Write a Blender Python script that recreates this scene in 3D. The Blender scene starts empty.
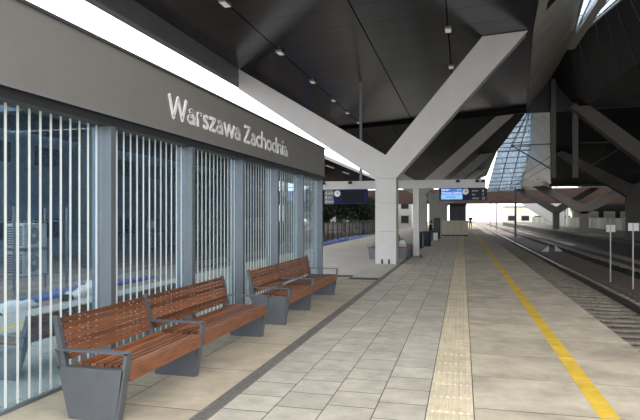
import bpy, bmesh, math, random
from mathutils import Vector, Matrix
random.seed(7)
S = bpy.context.scene
COL = S.collection

# ------------------------------------------------------------ camera, sky, exposure
EYE = 1.65
cam_d = bpy.data.cameras.new('camera'); cam = bpy.data.objects.new('camera', cam_d); COL.objects.link(cam)
cam_d.sensor_width = 36.0; cam_d.lens = 36.0 * 560 / 640
cam_d.shift_y = 6.0 / 640
cam.location = (0, 0, EYE); cam.rotation_euler = (math.radians(90), 0, math.radians(14.32))
cam_d.clip_start = 0.05; cam_d.clip_end = 1000
S.camera = cam
W = bpy.data.worlds.new('sky'); S.world = W; W.use_nodes = True
wb = W.node_tree.nodes['Background']; wb.inputs[0].default_value = (0.96, 0.98, 1.0, 1); wb.inputs[1].default_value = 3.0
S.view_settings.view_transform = 'Standard'; S.view_settings.look = 'None'
S.view_settings.gamma = 1.0; S.view_settings.use_curve_mapping = False
S.view_settings.exposure = 0.0

# ------------------------------------------------------------ materials
MATS = {}
def mat(name, col, rough=0.6, metal=0.0, noise=0.0, scale=4.0, vary=0.0, bump=0.0, bscale=60.0, stretch=None, emit=0.0, spec=0.5, col2=None):
    m = bpy.data.materials.new(name); m.use_nodes = True
    nt = m.node_tree; N = nt.nodes; L = nt.links
    b = N['Principled BSDF']
    b.inputs['Roughness'].default_value = rough; b.inputs['Metallic'].default_value = metal
    b.inputs['Specular IOR Level'].default_value = spec
    c4 = (col[0], col[1], col[2], 1)
    b.inputs['Base Color'].default_value = c4
    if noise or vary or bump:
        tc = N.new('ShaderNodeTexCoord'); mp = N.new('ShaderNodeMapping')
        L.new(tc.outputs['Object'], mp.inputs['Vector'])
        if stretch: mp.inputs['Scale'].default_value = stretch
        oi = N.new('ShaderNodeObjectInfo')
        off = N.new('ShaderNodeVectorMath'); off.operation = 'SCALE'
        cb = N.new('ShaderNodeCombineXYZ')
        for k in range(3): L.new(oi.outputs['Random'], cb.inputs[k])
        L.new(cb.outputs[0], off.inputs[0]); off.inputs['Scale'].default_value = 37.0
        L.new(off.outputs[0], mp.inputs['Location'])
    if noise or vary:
        nz = N.new('ShaderNodeTexNoise'); nz.inputs['Scale'].default_value = scale; nz.inputs['Detail'].default_value = 6
        nz.inputs['Roughness'].default_value = 0.65
        L.new(mp.outputs[0], nz.inputs['Vector'])
        mr = N.new('ShaderNodeMapRange'); mr.inputs['From Min'].default_value = 0.3; mr.inputs['From Max'].default_value = 0.7
        L.new(nz.outputs['Fac'], mr.inputs['Value'])
        if col2:
            mx = N.new('ShaderNodeMix'); mx.data_type = 'RGBA'
            mx.inputs[6].default_value = c4; mx.inputs[7].default_value = (*col2, 1)
            L.new(mr.outputs[0], mx.inputs[0]); csock = mx.outputs[2]
            f0 = None
        else:
            mr.inputs['To Min'].default_value = 1 - noise; mr.inputs['To Max'].default_value = 1 + noise
            f0 = mr.outputs[0]; csock = None
        if vary:
            vr = N.new('ShaderNodeMapRange'); L.new(oi.outputs['Random'], vr.inputs['Value'])
            vr.inputs['To Min'].default_value = 1 - vary; vr.inputs['To Max'].default_value = 1 + vary
            if f0:
                mm = N.new('ShaderNodeMath'); mm.operation = 'MULTIPLY'
                L.new(f0, mm.inputs[0]); L.new(vr.outputs[0], mm.inputs[1]); f0 = mm.outputs[0]
            else: f0 = vr.outputs[0]
        if f0:
            vm = N.new('ShaderNodeVectorMath'); vm.operation = 'SCALE'
            if csock: L.new(csock, vm.inputs[0])
            else: vm.inputs[0].default_value = col
            L.new(f0, vm.inputs['Scale']); csock = vm.outputs[0]
        L.new(csock, b.inputs['Base Color'])
    if bump:
        n2 = N.new('ShaderNodeTexNoise'); n2.inputs['Scale'].default_value = bscale; n2.inputs['Detail'].default_value = 4
        L.new(mp.outputs[0], n2.inputs['Vector'])
        bp = N.new('ShaderNodeBump'); bp.inputs['Strength'].default_value = bump; bp.inputs['Distance'].default_value = 0.02
        L.new(n2.outputs['Fac'], bp.inputs['Height']); L.new(bp.outputs[0], b.inputs['Normal'])
    if emit:
        b.inputs['Emission Color'].default_value = c4; b.inputs['Emission Strength'].default_value = emit
    MATS[name] = m
    return m

def glass_mat(name, tint, refl=0.1, rough=0.02, diff=0.0, dcol=(0.6, 0.65, 0.7)):
    m = bpy.data.materials.new(name); m.use_nodes = True
    nt = m.node_tree; N = nt.nodes; L = nt.links
    N.remove(N['Principled BSDF']); out = N['Material Output']
    tr = N.new('ShaderNodeBsdfTransparent'); tr.inputs[0].default_value = (*tint, 1)
    gl = N.new('ShaderNodeBsdfGlossy'); gl.inputs['Roughness'].default_value = rough; gl.inputs[0].default_value = (0.9, 0.95, 1, 1)
    fr = N.new('ShaderNodeFresnel'); ge = N.new('ShaderNodeNewGeometry')
    io = N.new('ShaderNodeMapRange'); io.inputs['To Min'].default_value = 1.5; io.inputs['To Max'].default_value = 1/1.5
    L.new(ge.outputs['Backfacing'], io.inputs['Value']); L.new(io.outputs[0], fr.inputs[0])    # both faces of a thin pane reflect alike
    ad = N.new('ShaderNodeMath'); ad.operation = 'ADD'; ad.use_clamp = True; ad.inputs[1].default_value = refl
    L.new(fr.outputs[0], ad.inputs[0])
    mx = N.new('ShaderNodeMixShader'); L.new(ad.outputs[0], mx.inputs[0]); L.new(tr.outputs[0], mx.inputs[1]); L.new(gl.outputs[0], mx.inputs[2])
    last = mx
    if diff:
        df = N.new('ShaderNodeBsdfDiffuse'); df.inputs[0].default_value = (*dcol, 1)
        tl = N.new('ShaderNodeBsdfTranslucent'); tl.inputs[0].default_value = (*dcol, 1)
        a2 = N.new('ShaderNodeMixShader'); a2.inputs[0].default_value = 0.6; L.new(df.outputs[0], a2.inputs[1]); L.new(tl.outputs[0], a2.inputs[2])
        m2 = N.new('ShaderNodeMixShader'); m2.inputs[0].default_value = diff; L.new(mx.outputs[0], m2.inputs[1]); L.new(a2.outputs[0], m2.inputs[2]); last = m2
    L.new(last.outputs[0], out.inputs[0]); MATS[name] = m
    return m

mat('slab_grey', (0.475, 0.425, 0.352), 0.8, noise=0.22, scale=4, vary=0.10, bump=0.25, bscale=150)
mat('slab_big', (0.485, 0.415, 0.318), 0.8, noise=0.30, scale=2.2, vary=0.06, bump=0.2, bscale=150)
mat('slab_tan', (0.47, 0.395, 0.295), 0.85, noise=0.24, scale=2.2, vary=0.05, bump=0.2, bscale=120)
mat('slab_left', (0.46, 0.44, 0.40), 0.8, noise=0.12, scale=2, vary=0.05, bump=0.15, bscale=120)
mat('grout', (0.07, 0.06, 0.05), 0.95, noise=0.2, scale=8)
mat('tactile', (0.66, 0.56, 0.40), 0.75, noise=0.16, scale=6, vary=0.07, bump=0.2, bscale=140)
mat('yellow_paint', (0.72, 0.47, 0.05), 0.7, noise=0.2, scale=3.0, bump=0.2, bscale=120)
mat('drain', (0.17, 0.155, 0.14), 0.7, noise=0.3, scale=20, vary=0.12)
mat('edge_stone', (0.48, 0.45, 0.4), 0.8, noise=0.15, scale=2)
mat('asphalt', (0.085, 0.078, 0.07), 0.85, noise=0.2, scale=1.5)
mat('fascia', (0.25, 0.238, 0.222), 0.5, metal=0.15, noise=0.04, scale=2)
mat('dark_trim', (0.045, 0.047, 0.05), 0.45, metal=0.3)
mat('post_steel', (0.19, 0.21, 0.235), 0.4, metal=0.35, noise=0.06, scale=3)
mat('white_letter', (0.96, 0.96, 0.96), 0.5)
mat('white_print', (0.90, 0.95, 0.93), 0.5)
mat('bench_steel', (0.15, 0.16, 0.18), 0.42, metal=0.4, noise=0.08, scale=6)
mat('wood', (0.225, 0.085, 0.039), 0.42, noise=0.4, scale=7, vary=0.42, stretch=(6, 0.6, 6), bump=0.12, bscale=40)
mat('screw', (0.6, 0.6, 0.6), 0.3, metal=0.9)
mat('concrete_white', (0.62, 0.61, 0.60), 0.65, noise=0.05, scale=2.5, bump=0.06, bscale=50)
mat('concrete_shaded', (0.40, 0.385, 0.36), 0.7, noise=0.06, scale=2.5)  # white concrete darkened to carry the shade on the far columns
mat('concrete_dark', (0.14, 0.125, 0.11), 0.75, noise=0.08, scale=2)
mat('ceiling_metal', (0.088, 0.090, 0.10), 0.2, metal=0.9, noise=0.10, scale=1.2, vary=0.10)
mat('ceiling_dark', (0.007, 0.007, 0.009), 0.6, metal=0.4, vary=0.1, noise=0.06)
mat('facet_metal', (0.80, 0.77, 0.70), 0.35, metal=0.2, noise=0.08, scale=1.5, vary=0.10)  # pale and warm in place of sunlight on the lit roof slopes
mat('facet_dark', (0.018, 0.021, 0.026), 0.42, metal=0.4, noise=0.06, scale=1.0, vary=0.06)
mat('seam', (0.30, 0.31, 0.33), 0.4, metal=0.6)
mat('roof_back', (0.02, 0.02, 0.022), 0.9)
mat('roof_edge', (0.24, 0.24, 0.245), 0.5, metal=0.3, noise=0.05)
mat('mullion', (0.5, 0.5, 0.5), 0.5, metal=0.3)
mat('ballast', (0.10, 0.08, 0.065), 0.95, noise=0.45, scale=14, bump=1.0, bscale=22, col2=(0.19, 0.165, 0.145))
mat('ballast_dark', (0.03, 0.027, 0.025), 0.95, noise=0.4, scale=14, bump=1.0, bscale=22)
mat('gravel', (0.20, 0.15, 0.125), 0.95, noise=0.25, scale=9, bump=0.6, bscale=30, col2=(0.27, 0.21, 0.18))
mat('sleeper', (0.34, 0.29, 0.235), 0.9, noise=0.25, scale=6, vary=0.12, bump=0.3, bscale=60)
mat('rail', (0.11, 0.085, 0.07), 0.6, metal=0.4)
mat('rail_top', (0.55, 0.54, 0.52), 0.22, metal=0.95)
mat('black', (0.015, 0.015, 0.017), 0.5)
mat('dark_grey', (0.06, 0.062, 0.066), 0.5)
mat('mid_grey', (0.22, 0.225, 0.235), 0.55)
mat('light_grey', (0.55, 0.55, 0.54), 0.6, noise=0.05)
mat('white', (0.82, 0.82, 0.81), 0.55)
mat('navy', (0.012, 0.014, 0.07), 0.35, spec=0.08)
mat('sign_grey', (0.16, 0.165, 0.20), 0.45)
mat('sign_dark', (0.03, 0.032, 0.05), 0.45, spec=0.08)
mat('screen_black', (0.004, 0.004, 0.010), 0.25, spec=0.08)
mat('screen_blue', (0.03, 0.16, 0.55), 0.4, emit=0.55)
mat('screen_light', (0.25, 0.52, 0.90), 0.4, emit=0.6)
mat('screen_text', (0.85, 0.93, 1.0), 0.4, emit=0.9)
mat('lamp_white', (0.8, 0.8, 0.76), 0.4, emit=0.25)
mat('rust', (0.035, 0.014, 0.008), 0.7, noise=0.15, scale=0.5)
mat('pale_wall', (0.68, 0.64, 0.55), 0.8, noise=0.06, scale=0.6)
mat('white_wall', (0.42, 0.41, 0.39), 0.8, noise=0.05, scale=0.4)
mat('cream', (0.62, 0.58, 0.45), 0.7, noise=0.08, vary=0.06)
mat('dark_wall2', (0.03, 0.03, 0.034), 0.7, noise=0.2, scale=0.7)
mat('dark_wall', (0.16, 0.22, 0.30), 0.7, noise=0.25, scale=0.7)
mat('window_dark', (0.02, 0.025, 0.03), 0.15)
mat('blue_tarp', (0.02, 0.07, 0.30), 0.5, noise=0.25, scale=5)
mat('blue_post', (0.04, 0.16, 0.40), 0.5)
mat('plastic_sheet', (0.62, 0.62, 0.62), 0.5, noise=0.15, scale=6)
mat('ac_white', (0.55, 0.57, 0.57), 0.55, noise=0.04)
mat('fence_green', (0.03, 0.05, 0.045), 0.6)
mat('foliage', (0.03, 0.045, 0.025), 0.9, noise=0.4, scale=3)
mat('yellow_sign', (0.80, 0.72, 0.08), 0.6)
mat('streaky', (0.02, 0.02, 0.016), 0.5, noise=0.55, scale=1.6, vary=0.35, stretch=(1, 0.9, 0.1), col2=(0.34, 0.34, 0.26), spec=0.2)  # pale reflections in the glass painted as streaks of colour
mat('skin', (0.5, 0.32, 0.24), 0.6)
mat('cloth_dark', (0.02, 0.02, 0.024), 0.85, noise=0.2, scale=8)
mat('cloth_blue', (0.03, 0.04, 0.07), 0.85)
mat('hair', (0.03, 0.02, 0.015), 0.7)
glass_mat('shelter_glass', (0.74, 0.84, 0.88), 0.06, diff=0.05, dcol=(0.30, 0.45, 0.62))
glass_mat('sky_glass', (0.82, 0.90, 0.95), 0.03)
glass_mat('roof_glass', (0.52, 0.60, 0.67), 0.04, diff=0.2, dcol=(0.50, 0.57, 0.63))

# ------------------------------------------------------------ mesh helpers
def mesh(name, verts, faces, m=None, smooth=False):
    me = bpy.data.meshes.new(name); me.from_pydata([tuple(v) for v in verts], [], faces); me.update()
    bm = bmesh.new(); bm.from_mesh(me); bmesh.ops.recalc_face_normals(bm, faces=bm.faces); bm.to_mesh(me); bm.free()
    if m: me.materials.append(MATS[m])
    if smooth:
        for p in me.polygons: p.use_smooth = True
    return me
class MB:
    def __init__(s): s.v = []; s.f = []
    def hexa(s, b4, t4):
        n = len(s.v); s.v += [tuple(p) for p in b4] + [tuple(p) for p in t4]
        s.f += [(n+3, n+2, n+1, n), (n+4, n+5, n+6, n+7)] + [(n+i, n+(i+1) % 4, n+4+(i+1) % 4, n+4+i) for i in range(4)]
        return s
    def box(s, x0, x1, y0, y1, z0, z1):
        return s.hexa([(x0, y0, z0), (x1, y0, z0), (x1, y1, z0), (x0, y1, z0)], [(x0, y0, z1), (x1, y0, z1), (x1, y1, z1), (x0, y1, z1)])
    def chamfer(s, x0, x1, y0, y1, z0, z1, c):      # box with a chamfered top rim
        n = len(s.v)
        def ring(d, z): return [(x0+d, y0+d, z), (x1-d, y0+d, z), (x1-d, y1-d, z), (x0+d, y1-d, z)]
        s.v += ring(0, z0) + ring(0, z1-c) + ring(c, z1)
        s.f += [(n+3, n+2, n+1, n), (n+8, n+9, n+10, n+11)]
        for r in (0, 4): s.f += [(n+r+i, n+r+(i+1) % 4, n+r+4+(i+1) % 4, n+r+4+i) for i in range(4)]
        return s
    def quad_up(s, q, th, d=(0, 0, 1)):              # quad extruded along d
        d = Vector(d).normalized() * th
        return s.hexa([Vector(p) for p in q], [Vector(p)+d for p in q])
    def tube(s, a, b, r, n=8, r2=None):
        a = Vector(a); b = Vector(b); r2 = r if r2 is None else r2
        w = (b-a).normalized(); u = w.orthogonal().normalized(); v = w.cross(u); k = len(s.v)
        for P, R in ((a, r), (b, r2)):
            s.v += [tuple(P + u*math.cos(2*math.pi*i/n)*R + v*math.sin(2*math.pi*i/n)*R) for i in range(n)]
        s.f += [(k+i, k+(i+1) % n, k+n+(i+1) % n, k+n+i) for i in range(n)]
        s.f += [tuple(k+i for i in range(n))[::-1], tuple(k+n+i for i in range(n))]
        return s
    def prism(s, poly, axis, a0, a1):                # poly in the two other axes
        n = len(s.v); k = len(poly)
        def P(p, a): return (a, p[0], p[1]) if axis == 'x' else ((p[0], a, p[1]) if axis == 'y' else (p[0], p[1], a))
        s.v += [P(p, a0) for p in poly] + [P(p, a1) for p in poly]
        s.f += [tuple(n+i for i in range(k))[::-1], tuple(n+k+i for i in range(k))]
        s.f += [(n+i, n+(i+1) % k, n+k+(i+1) % k, n+k+i) for i in range(k)]
        return s
    def mesh(s, name, m, smooth=False): return mesh(name, s.v, s.f, m, smooth)
def add(name, me, parent=None, loc=(0, 0, 0), rz=0):
    o = bpy.data.objects.new(name, me); COL.objects.link(o); o.location = loc; o.rotation_euler = (0, 0, rz)
    if parent: o.parent = parent
    return o
def part(name, mb, m, parent, smooth=False, **k): return add(name, mb.mesh(name, m, smooth), parent, **k)
def tag(o, label, cat, group=None):
    o['label'] = label; o['category'] = cat
    if group: o['group'] = group
    return o
def thing(name, label, cat, loc=(0, 0, 0), rz=0, group=None):
    return tag(add(name, None, None, loc, rz), label, cat, group)
def one(name, mb, m, label, cat, group=None, smooth=False, loc=(0, 0, 0), rz=0):
    return tag(add(name, mb.mesh(name, m, smooth), None, loc, rz), label, cat, group)
def struct(name, me, label=None):
    o = add(name, me); o['kind'] = 'structure'
    if label: o['label'] = label
    return o
def copy_tree(o, parent=None):
    c = o.copy(); COL.objects.link(c)
    if parent: c.parent = parent
    for ch in [q for q in bpy.data.objects if q.parent == o and q is not c]: copy_tree(ch, c)
    return c
def text_mesh(txt, size, m, ext=0.01, width=None, bold=0.0):
    cu = bpy.data.curves.new('lettering', 'FONT'); cu.body = txt; cu.size = size; cu.extrude = ext; cu.offset = bold; cu.resolution_u = 4
    o = bpy.data.objects.new('lettering', cu); COL.objects.link(o)
    dg = bpy.context.evaluated_depsgraph_get(); me = bpy.data.meshes.new_from_object(o.evaluated_get(dg))
    bpy.data.objects.remove(o)
    xs = [v.co.x for v in me.vertices]
    if width:
        k = width / (max(xs)-min(xs)); x0 = min(xs)
        for v in me.vertices: v.co.x = (v.co.x - x0) * k
    me.materials.clear(); me.materials.append(MATS[m])
    return me

# ------------------------------------------------------------ layout numbers (metres; Y runs along the platform)
EDGE_R, EDGE_L = 2.08, -7.4
DR0, DR1 = -2.15, -2.01
TA0, TA1 = -0.30, 0.09
WX, GX = -3.58, -3.71           # front of shelter posts, glass plane
GROUND = -0.95

# ------------------------------------------------------------ ground and platform
gm = MB().box(-90, 90, -40, 260, GROUND-0.3, GROUND)
struct('ground', gm.mesh('ground', 'gravel'))
floor = struct('floor', MB().box(EDGE_L+0.12, EDGE_R-0.12, -10, 135, GROUND, -0.0022).mesh('floor', 'grout'), 'station platform paved with concrete slabs')
J = 0.0045; JY = 0.0085
def slab_rows(x0, x1, ys, m, name='paving_slab', c=0.0008):
    cache = {}
    for a, b in ys:
        k = round(b-a, 3)
        if (x0, k) not in cache:
            cache[(x0, k)] = MB().chamfer(x0+J, x1-J, JY, k-JY, -0.05, 0, c).mesh(name, m)
        add(name, cache[(x0, k)], floor, (0, a, random.uniform(-0.0006, 0.0006)))
def stuff_rows(x0, x1, ys, mb):
    for a, b in ys: mb.box(x0+J, x1-J, a+JY, b-JY, -0.05, 0)
def rng(a, b, st):
    n = int(round((b-a)/st)); return [(a+i*st, a+(i+1)*st) for i in range(n)]
# right strip: 1 m slabs between tactile strip and platform edge
XS = [TA1, EDGE_R]
slab_rows(TA1, EDGE_R, rng(-2.0, 30.0, 1.0), 'slab_big', c=0.0008)
far_r = MB(); stuff_rows(TA1, EDGE_R, rng(30, 134, 1.0), far_r); stuff_rows(TA1, EDGE_R, rng(-10, -2, 1), far_r)
o = part('distant_slabs', far_r, 'slab_big', floor); o['kind'] = 'stuff'
# small square slabs
NC = 4; cw = (TA0-DR1)/NC
far_s = MB()
for c in range(NC):
    x0 = DR1 + c*cw; x1 = x0 + cw; off = [0.0, 0.17, 0.31, 0.09][c]
    slab_rows(x0, x1, rng(1.6+off, 22+off, 0.408), 'slab_grey')
    stuff_rows(x0, x1, rng(22+off, 134, 0.408), far_s); stuff_rows(x0, x1, [(-10, 1.6+off)], far_s)
o = part('distant_slabs', far_s, 'slab_grey', floor); o['kind'] = 'stuff'
# tactile strip: ribbed tiles
def tact(mb, y, ly):
    mb.box(TA0+J, TA1-J, y+J, y+ly-J, -0.05, 0.0)
    n = 6; w = (TA1-TA0-0.04)/n
    for i in range(n):
        xa = TA0+0.02+i*w+w*0.2; mb.hexa([(xa, y+.012, 0), (xa+w*.6, y+.012, 0), (xa+w*.6, y+ly-.012, 0), (xa, y+ly-.012, 0)],
                                     [(xa+.008, y+.02, .011), (xa+w*.6-.008, y+.02, .011), (xa+w*.6-.008, y+ly-.02, .011), (xa+.008, y+ly-.02, .011)])
tm = MB(); tact(tm, 0, 0.4); tm = tm.mesh('tactile_tile', 'tactile')
for a, b in rng(1.6, 25.6, 0.4): add('tactile_tile', tm, floor, (0, a, 0))
ft = MB()
for a, b in rng(25.6, 70, 0.4): tact(ft, a, 0.4)
ft.box(TA0, TA1, 70, 134, -.05, 0); ft.box(TA0, TA1, -10, 1.6, -.05, 0)
o = part('distant_tactile', ft, 'tactile', floor); o['kind'] = 'stuff'
# yellow line
yl = MB()
for a, b in rng(-10, 134, 1.0): yl.box(1.08, 1.24, a+0.012, b-0.012, -0.004, 0.0025)
part('yellow_line', yl, 'yellow_paint', floor)
# drain channel with grates
dm = MB().box(DR0, DR0+.018, 0, .5, -.05, .0005); dm.box(DR1-.018, DR1, 0, .5, -.05, .0005)
for i in range(14): dm.box(DR0+.018, DR1-.018, i*.0357+.006, i*.0357+.028, -.03, .001)
dm = dm.mesh('drain_grate', 'drain')
for a, b in rng(1.5, 40, .5): add('drain_grate', dm, floor, (0, a, 0))
part('distant_drain', MB().box(DR0, DR1, 40, 134, -.05, 0), 'drain', floor)
# tan paving by the shelter, pale paving beyond it
for x0, x1 in ((-2.93, DR0), (-3.86, -2.93)):
    slab_rows(x0, x1, rng(0.6+(0.5 if x0 < -3 else 0), 14.9, 1.25), 'slab_tan', c=0.0008)
    fs = MB(); stuff_rows(x0, x1, rng(14.85 + (0.5 if x0 < -3 else 0), 134, 1.25), fs); stuff_rows(x0, x1, [(-10, .6)], fs)
    o = part('distant_slabs', fs, 'slab_left', floor); o['kind'] = 'stuff'
for x0, x1 in ((-4.86, -3.86), (-5.86, -4.86), (-6.6, -5.86), (-7.4, -6.6)):
    slab_rows(x0, x1, rng(1.0, 31, 1.0), 'slab_left')
    fs = MB(); stuff_rows(x0, x1, rng(31, 134, 1.0), fs); stuff_rows(x0, x1, [(-10, 1)], fs)
    o = part('distant_slabs', fs, 'slab_left', floor); o['kind'] = 'stuff'
part('yellow_line', MB().box(-6.56, -6.42, -10, 134, -0.004, 0.0025), 'yellow_paint', floor)

# right platform
fr = struct('floor', MB().box(10.5, 26, -10, 160, GROUND, 0).mesh('floor', 'asphalt'), 'opposite platform across the tracks')
part('edge_lip', MB().box(10.32, 10.62, -10, 160, -0.16, 0.004), 'concrete_dark', fr)
part('yellow_line', MB().box(11.4, 11.55, -10, 160, -0.01, 0.004), 'yellow_paint', fr)

# ------------------------------------------------------------ tracks
def track(xc, y0, y1, label, nsl, pieces=True, bm_='ballast'):
    t = thing('railway_track', label, 'track', (xc, 0, GROUND))
    bed = MB(); ny = int((y1-y0)/0.5); nx = 14
    xs = [-1.75 + 3.5*i/nx for i in range(nx+1)]
    def h(x): return 0.12 if abs(x) < 1.45 else 0.12*(1.75-abs(x))/0.30
    v = []; f = []
    for j in range(ny+1):
        for x in xs: v.append((x + random.uniform(-.04, .04), y0+j*0.5, h(x)+random.uniform(-.022, .022)))
    for j in range(ny):
        for i in range(nx): f.append((j*(nx+1)+i, j*(nx+1)+i+1, (j+1)*(nx+1)+i+1, (j+1)*(nx+1)+i))
    b = add('ballast', mesh('ballast', v, f, bm_), t); b['kind'] = 'stuff'
    sm = MB().chamfer(-1.3, 1.3, -.13, .13, 0, .165, .03).mesh('sleeper', 'sleeper')
    rest = MB(); ys = [y0+0.3+.6*i for i in range(int((y1-y0)/.6)-1)]
    near = [y for y in ys if 3 < y][:nsl] if pieces else []
    for y in ys:
        if y in near: add('sleeper', sm, t, (random.uniform(-.02, .02), y, 0))
        else: rest.chamfer(-1.3, 1.3, y-.13, y+.13, 0, .165, .03)
    if rest.v:
        o = part('distant_sleepers', rest, 'sleeper', t); o['kind'] = 'stuff'
    for s in (-1, 1):
        c = s*0.7525
        prof = [(c-.07, .165), (c+.07, .165), (c+.07, .18), (c+.012, .20), (c+.012, .275), (c+.035, .29), (c+.035, .318), (c-.035, .318), (c-.035, .29), (c-.012, .275), (c-.012, .20), (c-.07, .18)]
        r = part('rail', MB().prism(prof, 'y', y0, y1), 'rail', t)
        part('running_surface', MB().box(c-.033, c+.033, y0, y1, .318, .325), 'rail_top', r)
    return t
near_track = track(3.55, -8, 180, 'railway track right beside the platform edge, nearest one', 70)
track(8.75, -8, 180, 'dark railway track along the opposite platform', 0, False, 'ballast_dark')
track(-9.2, -8, 104, 'railway track seen through the glass screen', 40)

# stones scattered on the near bed
st = MB()
for i in range(2600):
    y = 5 + 26*random.random()**1.5; x = random.uniform(2.2, 5.6); s = random.uniform(.02, .042)
    hz = GROUND + (.125 if abs(x-3.7) < 1.45 else .03 if abs(x-3.7) > 1.7 else .08)
    a = random.random()*6
    p = [Vector((math.cos(a+k*2.1)*s, math.sin(a+k*2.1)*s, random.uniform(-.01, .01))) for k in range(3)]
    c = Vector((x, y, hz)); n = len(st.v)
    st.v += [tuple(c+q) for q in p] + [tuple(c+Vector((0, 0, s)))]
    st.f += [(n, n+1, n+3), (n+1, n+2, n+3), (n+2, n, n+3)]
o = add('ballast_stones', st.mesh('ballast_stones', 'ballast'), near_track, (-3.55, 0, -GROUND)); o['kind'] = 'stuff'

# ------------------------------------------------------------ main roof
roof = struct('ceiling', MB().box(-7.9, -7.7, 4.9, 90, 7.42, 7.5).mesh('ceiling', 'roof_back'), 'dark folded metal station roof')
def cz(x): return 7.05 + 0.6*(x+8)/9.5
def panelgrid(p00, p10, p11, p01, n, m, m_seam=None, gap=0.012, th=0.05, up=(0, 0, 1), name='roof_panel'):
    """strips across the edge p00->p10 / p01->p11"""
    P = [Vector(p) for p in (p00, p10, p11, p01)]
    for i in range(n):
        a, b = i/n, (i+1)/n
        e0 = P[0].lerp(P[1], a); e1 = P[0].lerp(P[1], b); f0 = P[3].lerp(P[2], a); f1 = P[3].lerp(P[2], b)
        g = gap/max((e1-e0).length, (f1-f0).length, .05)
        q = [e0.lerp(e1, g), e0.lerp(e1, 1-g), f0.lerp(f1, 1-g), f0.lerp(f1, g)]
        part(name, MB().quad_up(q, th, up), m, roof)
        if m_seam and i:
            nrm = (P[1]-P[0]).cross(P[3]-P[0]).normalized()
            if nrm.z > 0: nrm = -nrm
            part('seam_strip', MB().tube(e0+nrm*.012, f0+nrm*.012, .014, 5), m_seam, roof)
def edgeL(y):     # right edge of the flat ceiling over this platform
    if y <= 19.3: return 2.22 + (19.3-y)*0.04*0 - (19.3-y)*0.06
    return 2.22 + (y-19.3)*0.089
Y0R = 4.9  # roof cut short here so open sky lights the near platform
rows = []
y = Y0R
while y < 33.65: rows.append((y, min(y+1.44, 33.7))); y += 1.44
cols = [-8.0, -5.95, -2.95, -0.45]
for (a, b) in rows:
    for c in range(4):
        xa = cols[c]; xb0 = cols[c+1] if c < 3 else edgeL(a); xb1 = cols[c+1] if c < 3 else edgeL(b)
        q = [(xa+.02, a+.006, cz(xa)), (xb0-.02, a+.006, cz(xb0)), (xb1-.02, b-.006, cz(xb1)), (xa+.02, b-.006, cz(xa))]
        part('ceiling_panel', MB().quad_up(q, .05), 'ceiling_metal', roof)
# backing shells keep the light out above the panels
def shell(*pts, th=0.06, m='roof_back', name='roof_shell', up=.08):
    return part(name, MB().quad_up([Vector(p)+Vector((0, 0, up)) for p in pts], th), m, roof)
shell((-8, Y0R, cz(-8)), (edgeL(Y0R), Y0R, cz(1.5)), (edgeL(19.3), 19.3, cz(2.2)), (-8, 19.3, cz(-8)))
shell((-8, 19.3, cz(-8)), (edgeL(19.3), 19.3, cz(2.2)), (edgeL(33.7), 33.7, cz(3.5)), (-8, 33.7, cz(-8)))
part('roof_edge_beam', MB().box(-8.25, -8.0, Y0R, 92, 6.5, 7.25), 'roof_edge', roof)
# second bay of the ceiling, dimness painted in, stepping down to the far end
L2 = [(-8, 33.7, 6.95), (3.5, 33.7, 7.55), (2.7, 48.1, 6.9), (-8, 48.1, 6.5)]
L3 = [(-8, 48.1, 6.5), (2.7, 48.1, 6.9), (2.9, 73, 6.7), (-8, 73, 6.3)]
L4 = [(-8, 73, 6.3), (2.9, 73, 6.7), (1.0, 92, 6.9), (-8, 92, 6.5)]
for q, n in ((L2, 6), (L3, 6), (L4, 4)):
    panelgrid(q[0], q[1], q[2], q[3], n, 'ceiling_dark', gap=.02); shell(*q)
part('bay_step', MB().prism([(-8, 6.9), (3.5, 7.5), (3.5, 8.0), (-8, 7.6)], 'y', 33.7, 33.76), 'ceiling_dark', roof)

# gable fold over the tracks: left slope, right slope, rooflight
RX, RZ = 4.8, 9.6
Ld = [(edgeL(Y0R), Y0R, 7.6), (edgeL(19.3), 19.3, 7.68), (3.5, 33.7, 7.76)]
Rd = [(7.9, Y0R, 7.6), (7.05, 19.3, 7.65), (6.15, 33.7, 7.65)]
# rooflight diamond
ga, gb, gl_, gr_ = (RX, 9.5, RZ), (RX, 27.6, RZ), (3.85, 19.3, 9.25), (5.75, 19.3, 9.25)
def poly_strips(A0, A1, B0, B1, n, m, seam=None): panelgrid(A0, A1, B1, B0, n, m, seam)
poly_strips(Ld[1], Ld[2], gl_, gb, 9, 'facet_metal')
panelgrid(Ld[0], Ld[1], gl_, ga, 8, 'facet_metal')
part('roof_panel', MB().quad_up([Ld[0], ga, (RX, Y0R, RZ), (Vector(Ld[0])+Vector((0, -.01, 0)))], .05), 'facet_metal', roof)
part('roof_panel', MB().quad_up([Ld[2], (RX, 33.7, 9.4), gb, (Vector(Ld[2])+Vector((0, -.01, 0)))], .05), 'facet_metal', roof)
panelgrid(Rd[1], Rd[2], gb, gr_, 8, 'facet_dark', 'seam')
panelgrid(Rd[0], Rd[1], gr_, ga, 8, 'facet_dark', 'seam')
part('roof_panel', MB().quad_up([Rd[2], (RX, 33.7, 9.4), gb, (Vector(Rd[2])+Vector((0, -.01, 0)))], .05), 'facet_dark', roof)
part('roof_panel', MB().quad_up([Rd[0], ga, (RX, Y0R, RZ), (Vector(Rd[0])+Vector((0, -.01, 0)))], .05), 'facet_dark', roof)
for q in ((Ld[1], Ld[2], gb, gl_), (Ld[0], Ld[1], gl_, ga), (Rd[1], Rd[2], gb, gr_), (Rd[0], Rd[1], gr_, ga)): shell(*q)
shell(Ld[2], (RX, 33.7, 9.4), gb, gb); shell(Rd[2], (RX, 33.7, 9.4), gb, gb)
shell(Ld[0], ga, (RX, Y0R, RZ), (RX, Y0R, RZ)); shell(Rd[0], ga, (RX, Y0R, RZ), (RX, Y0R, RZ))
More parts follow.
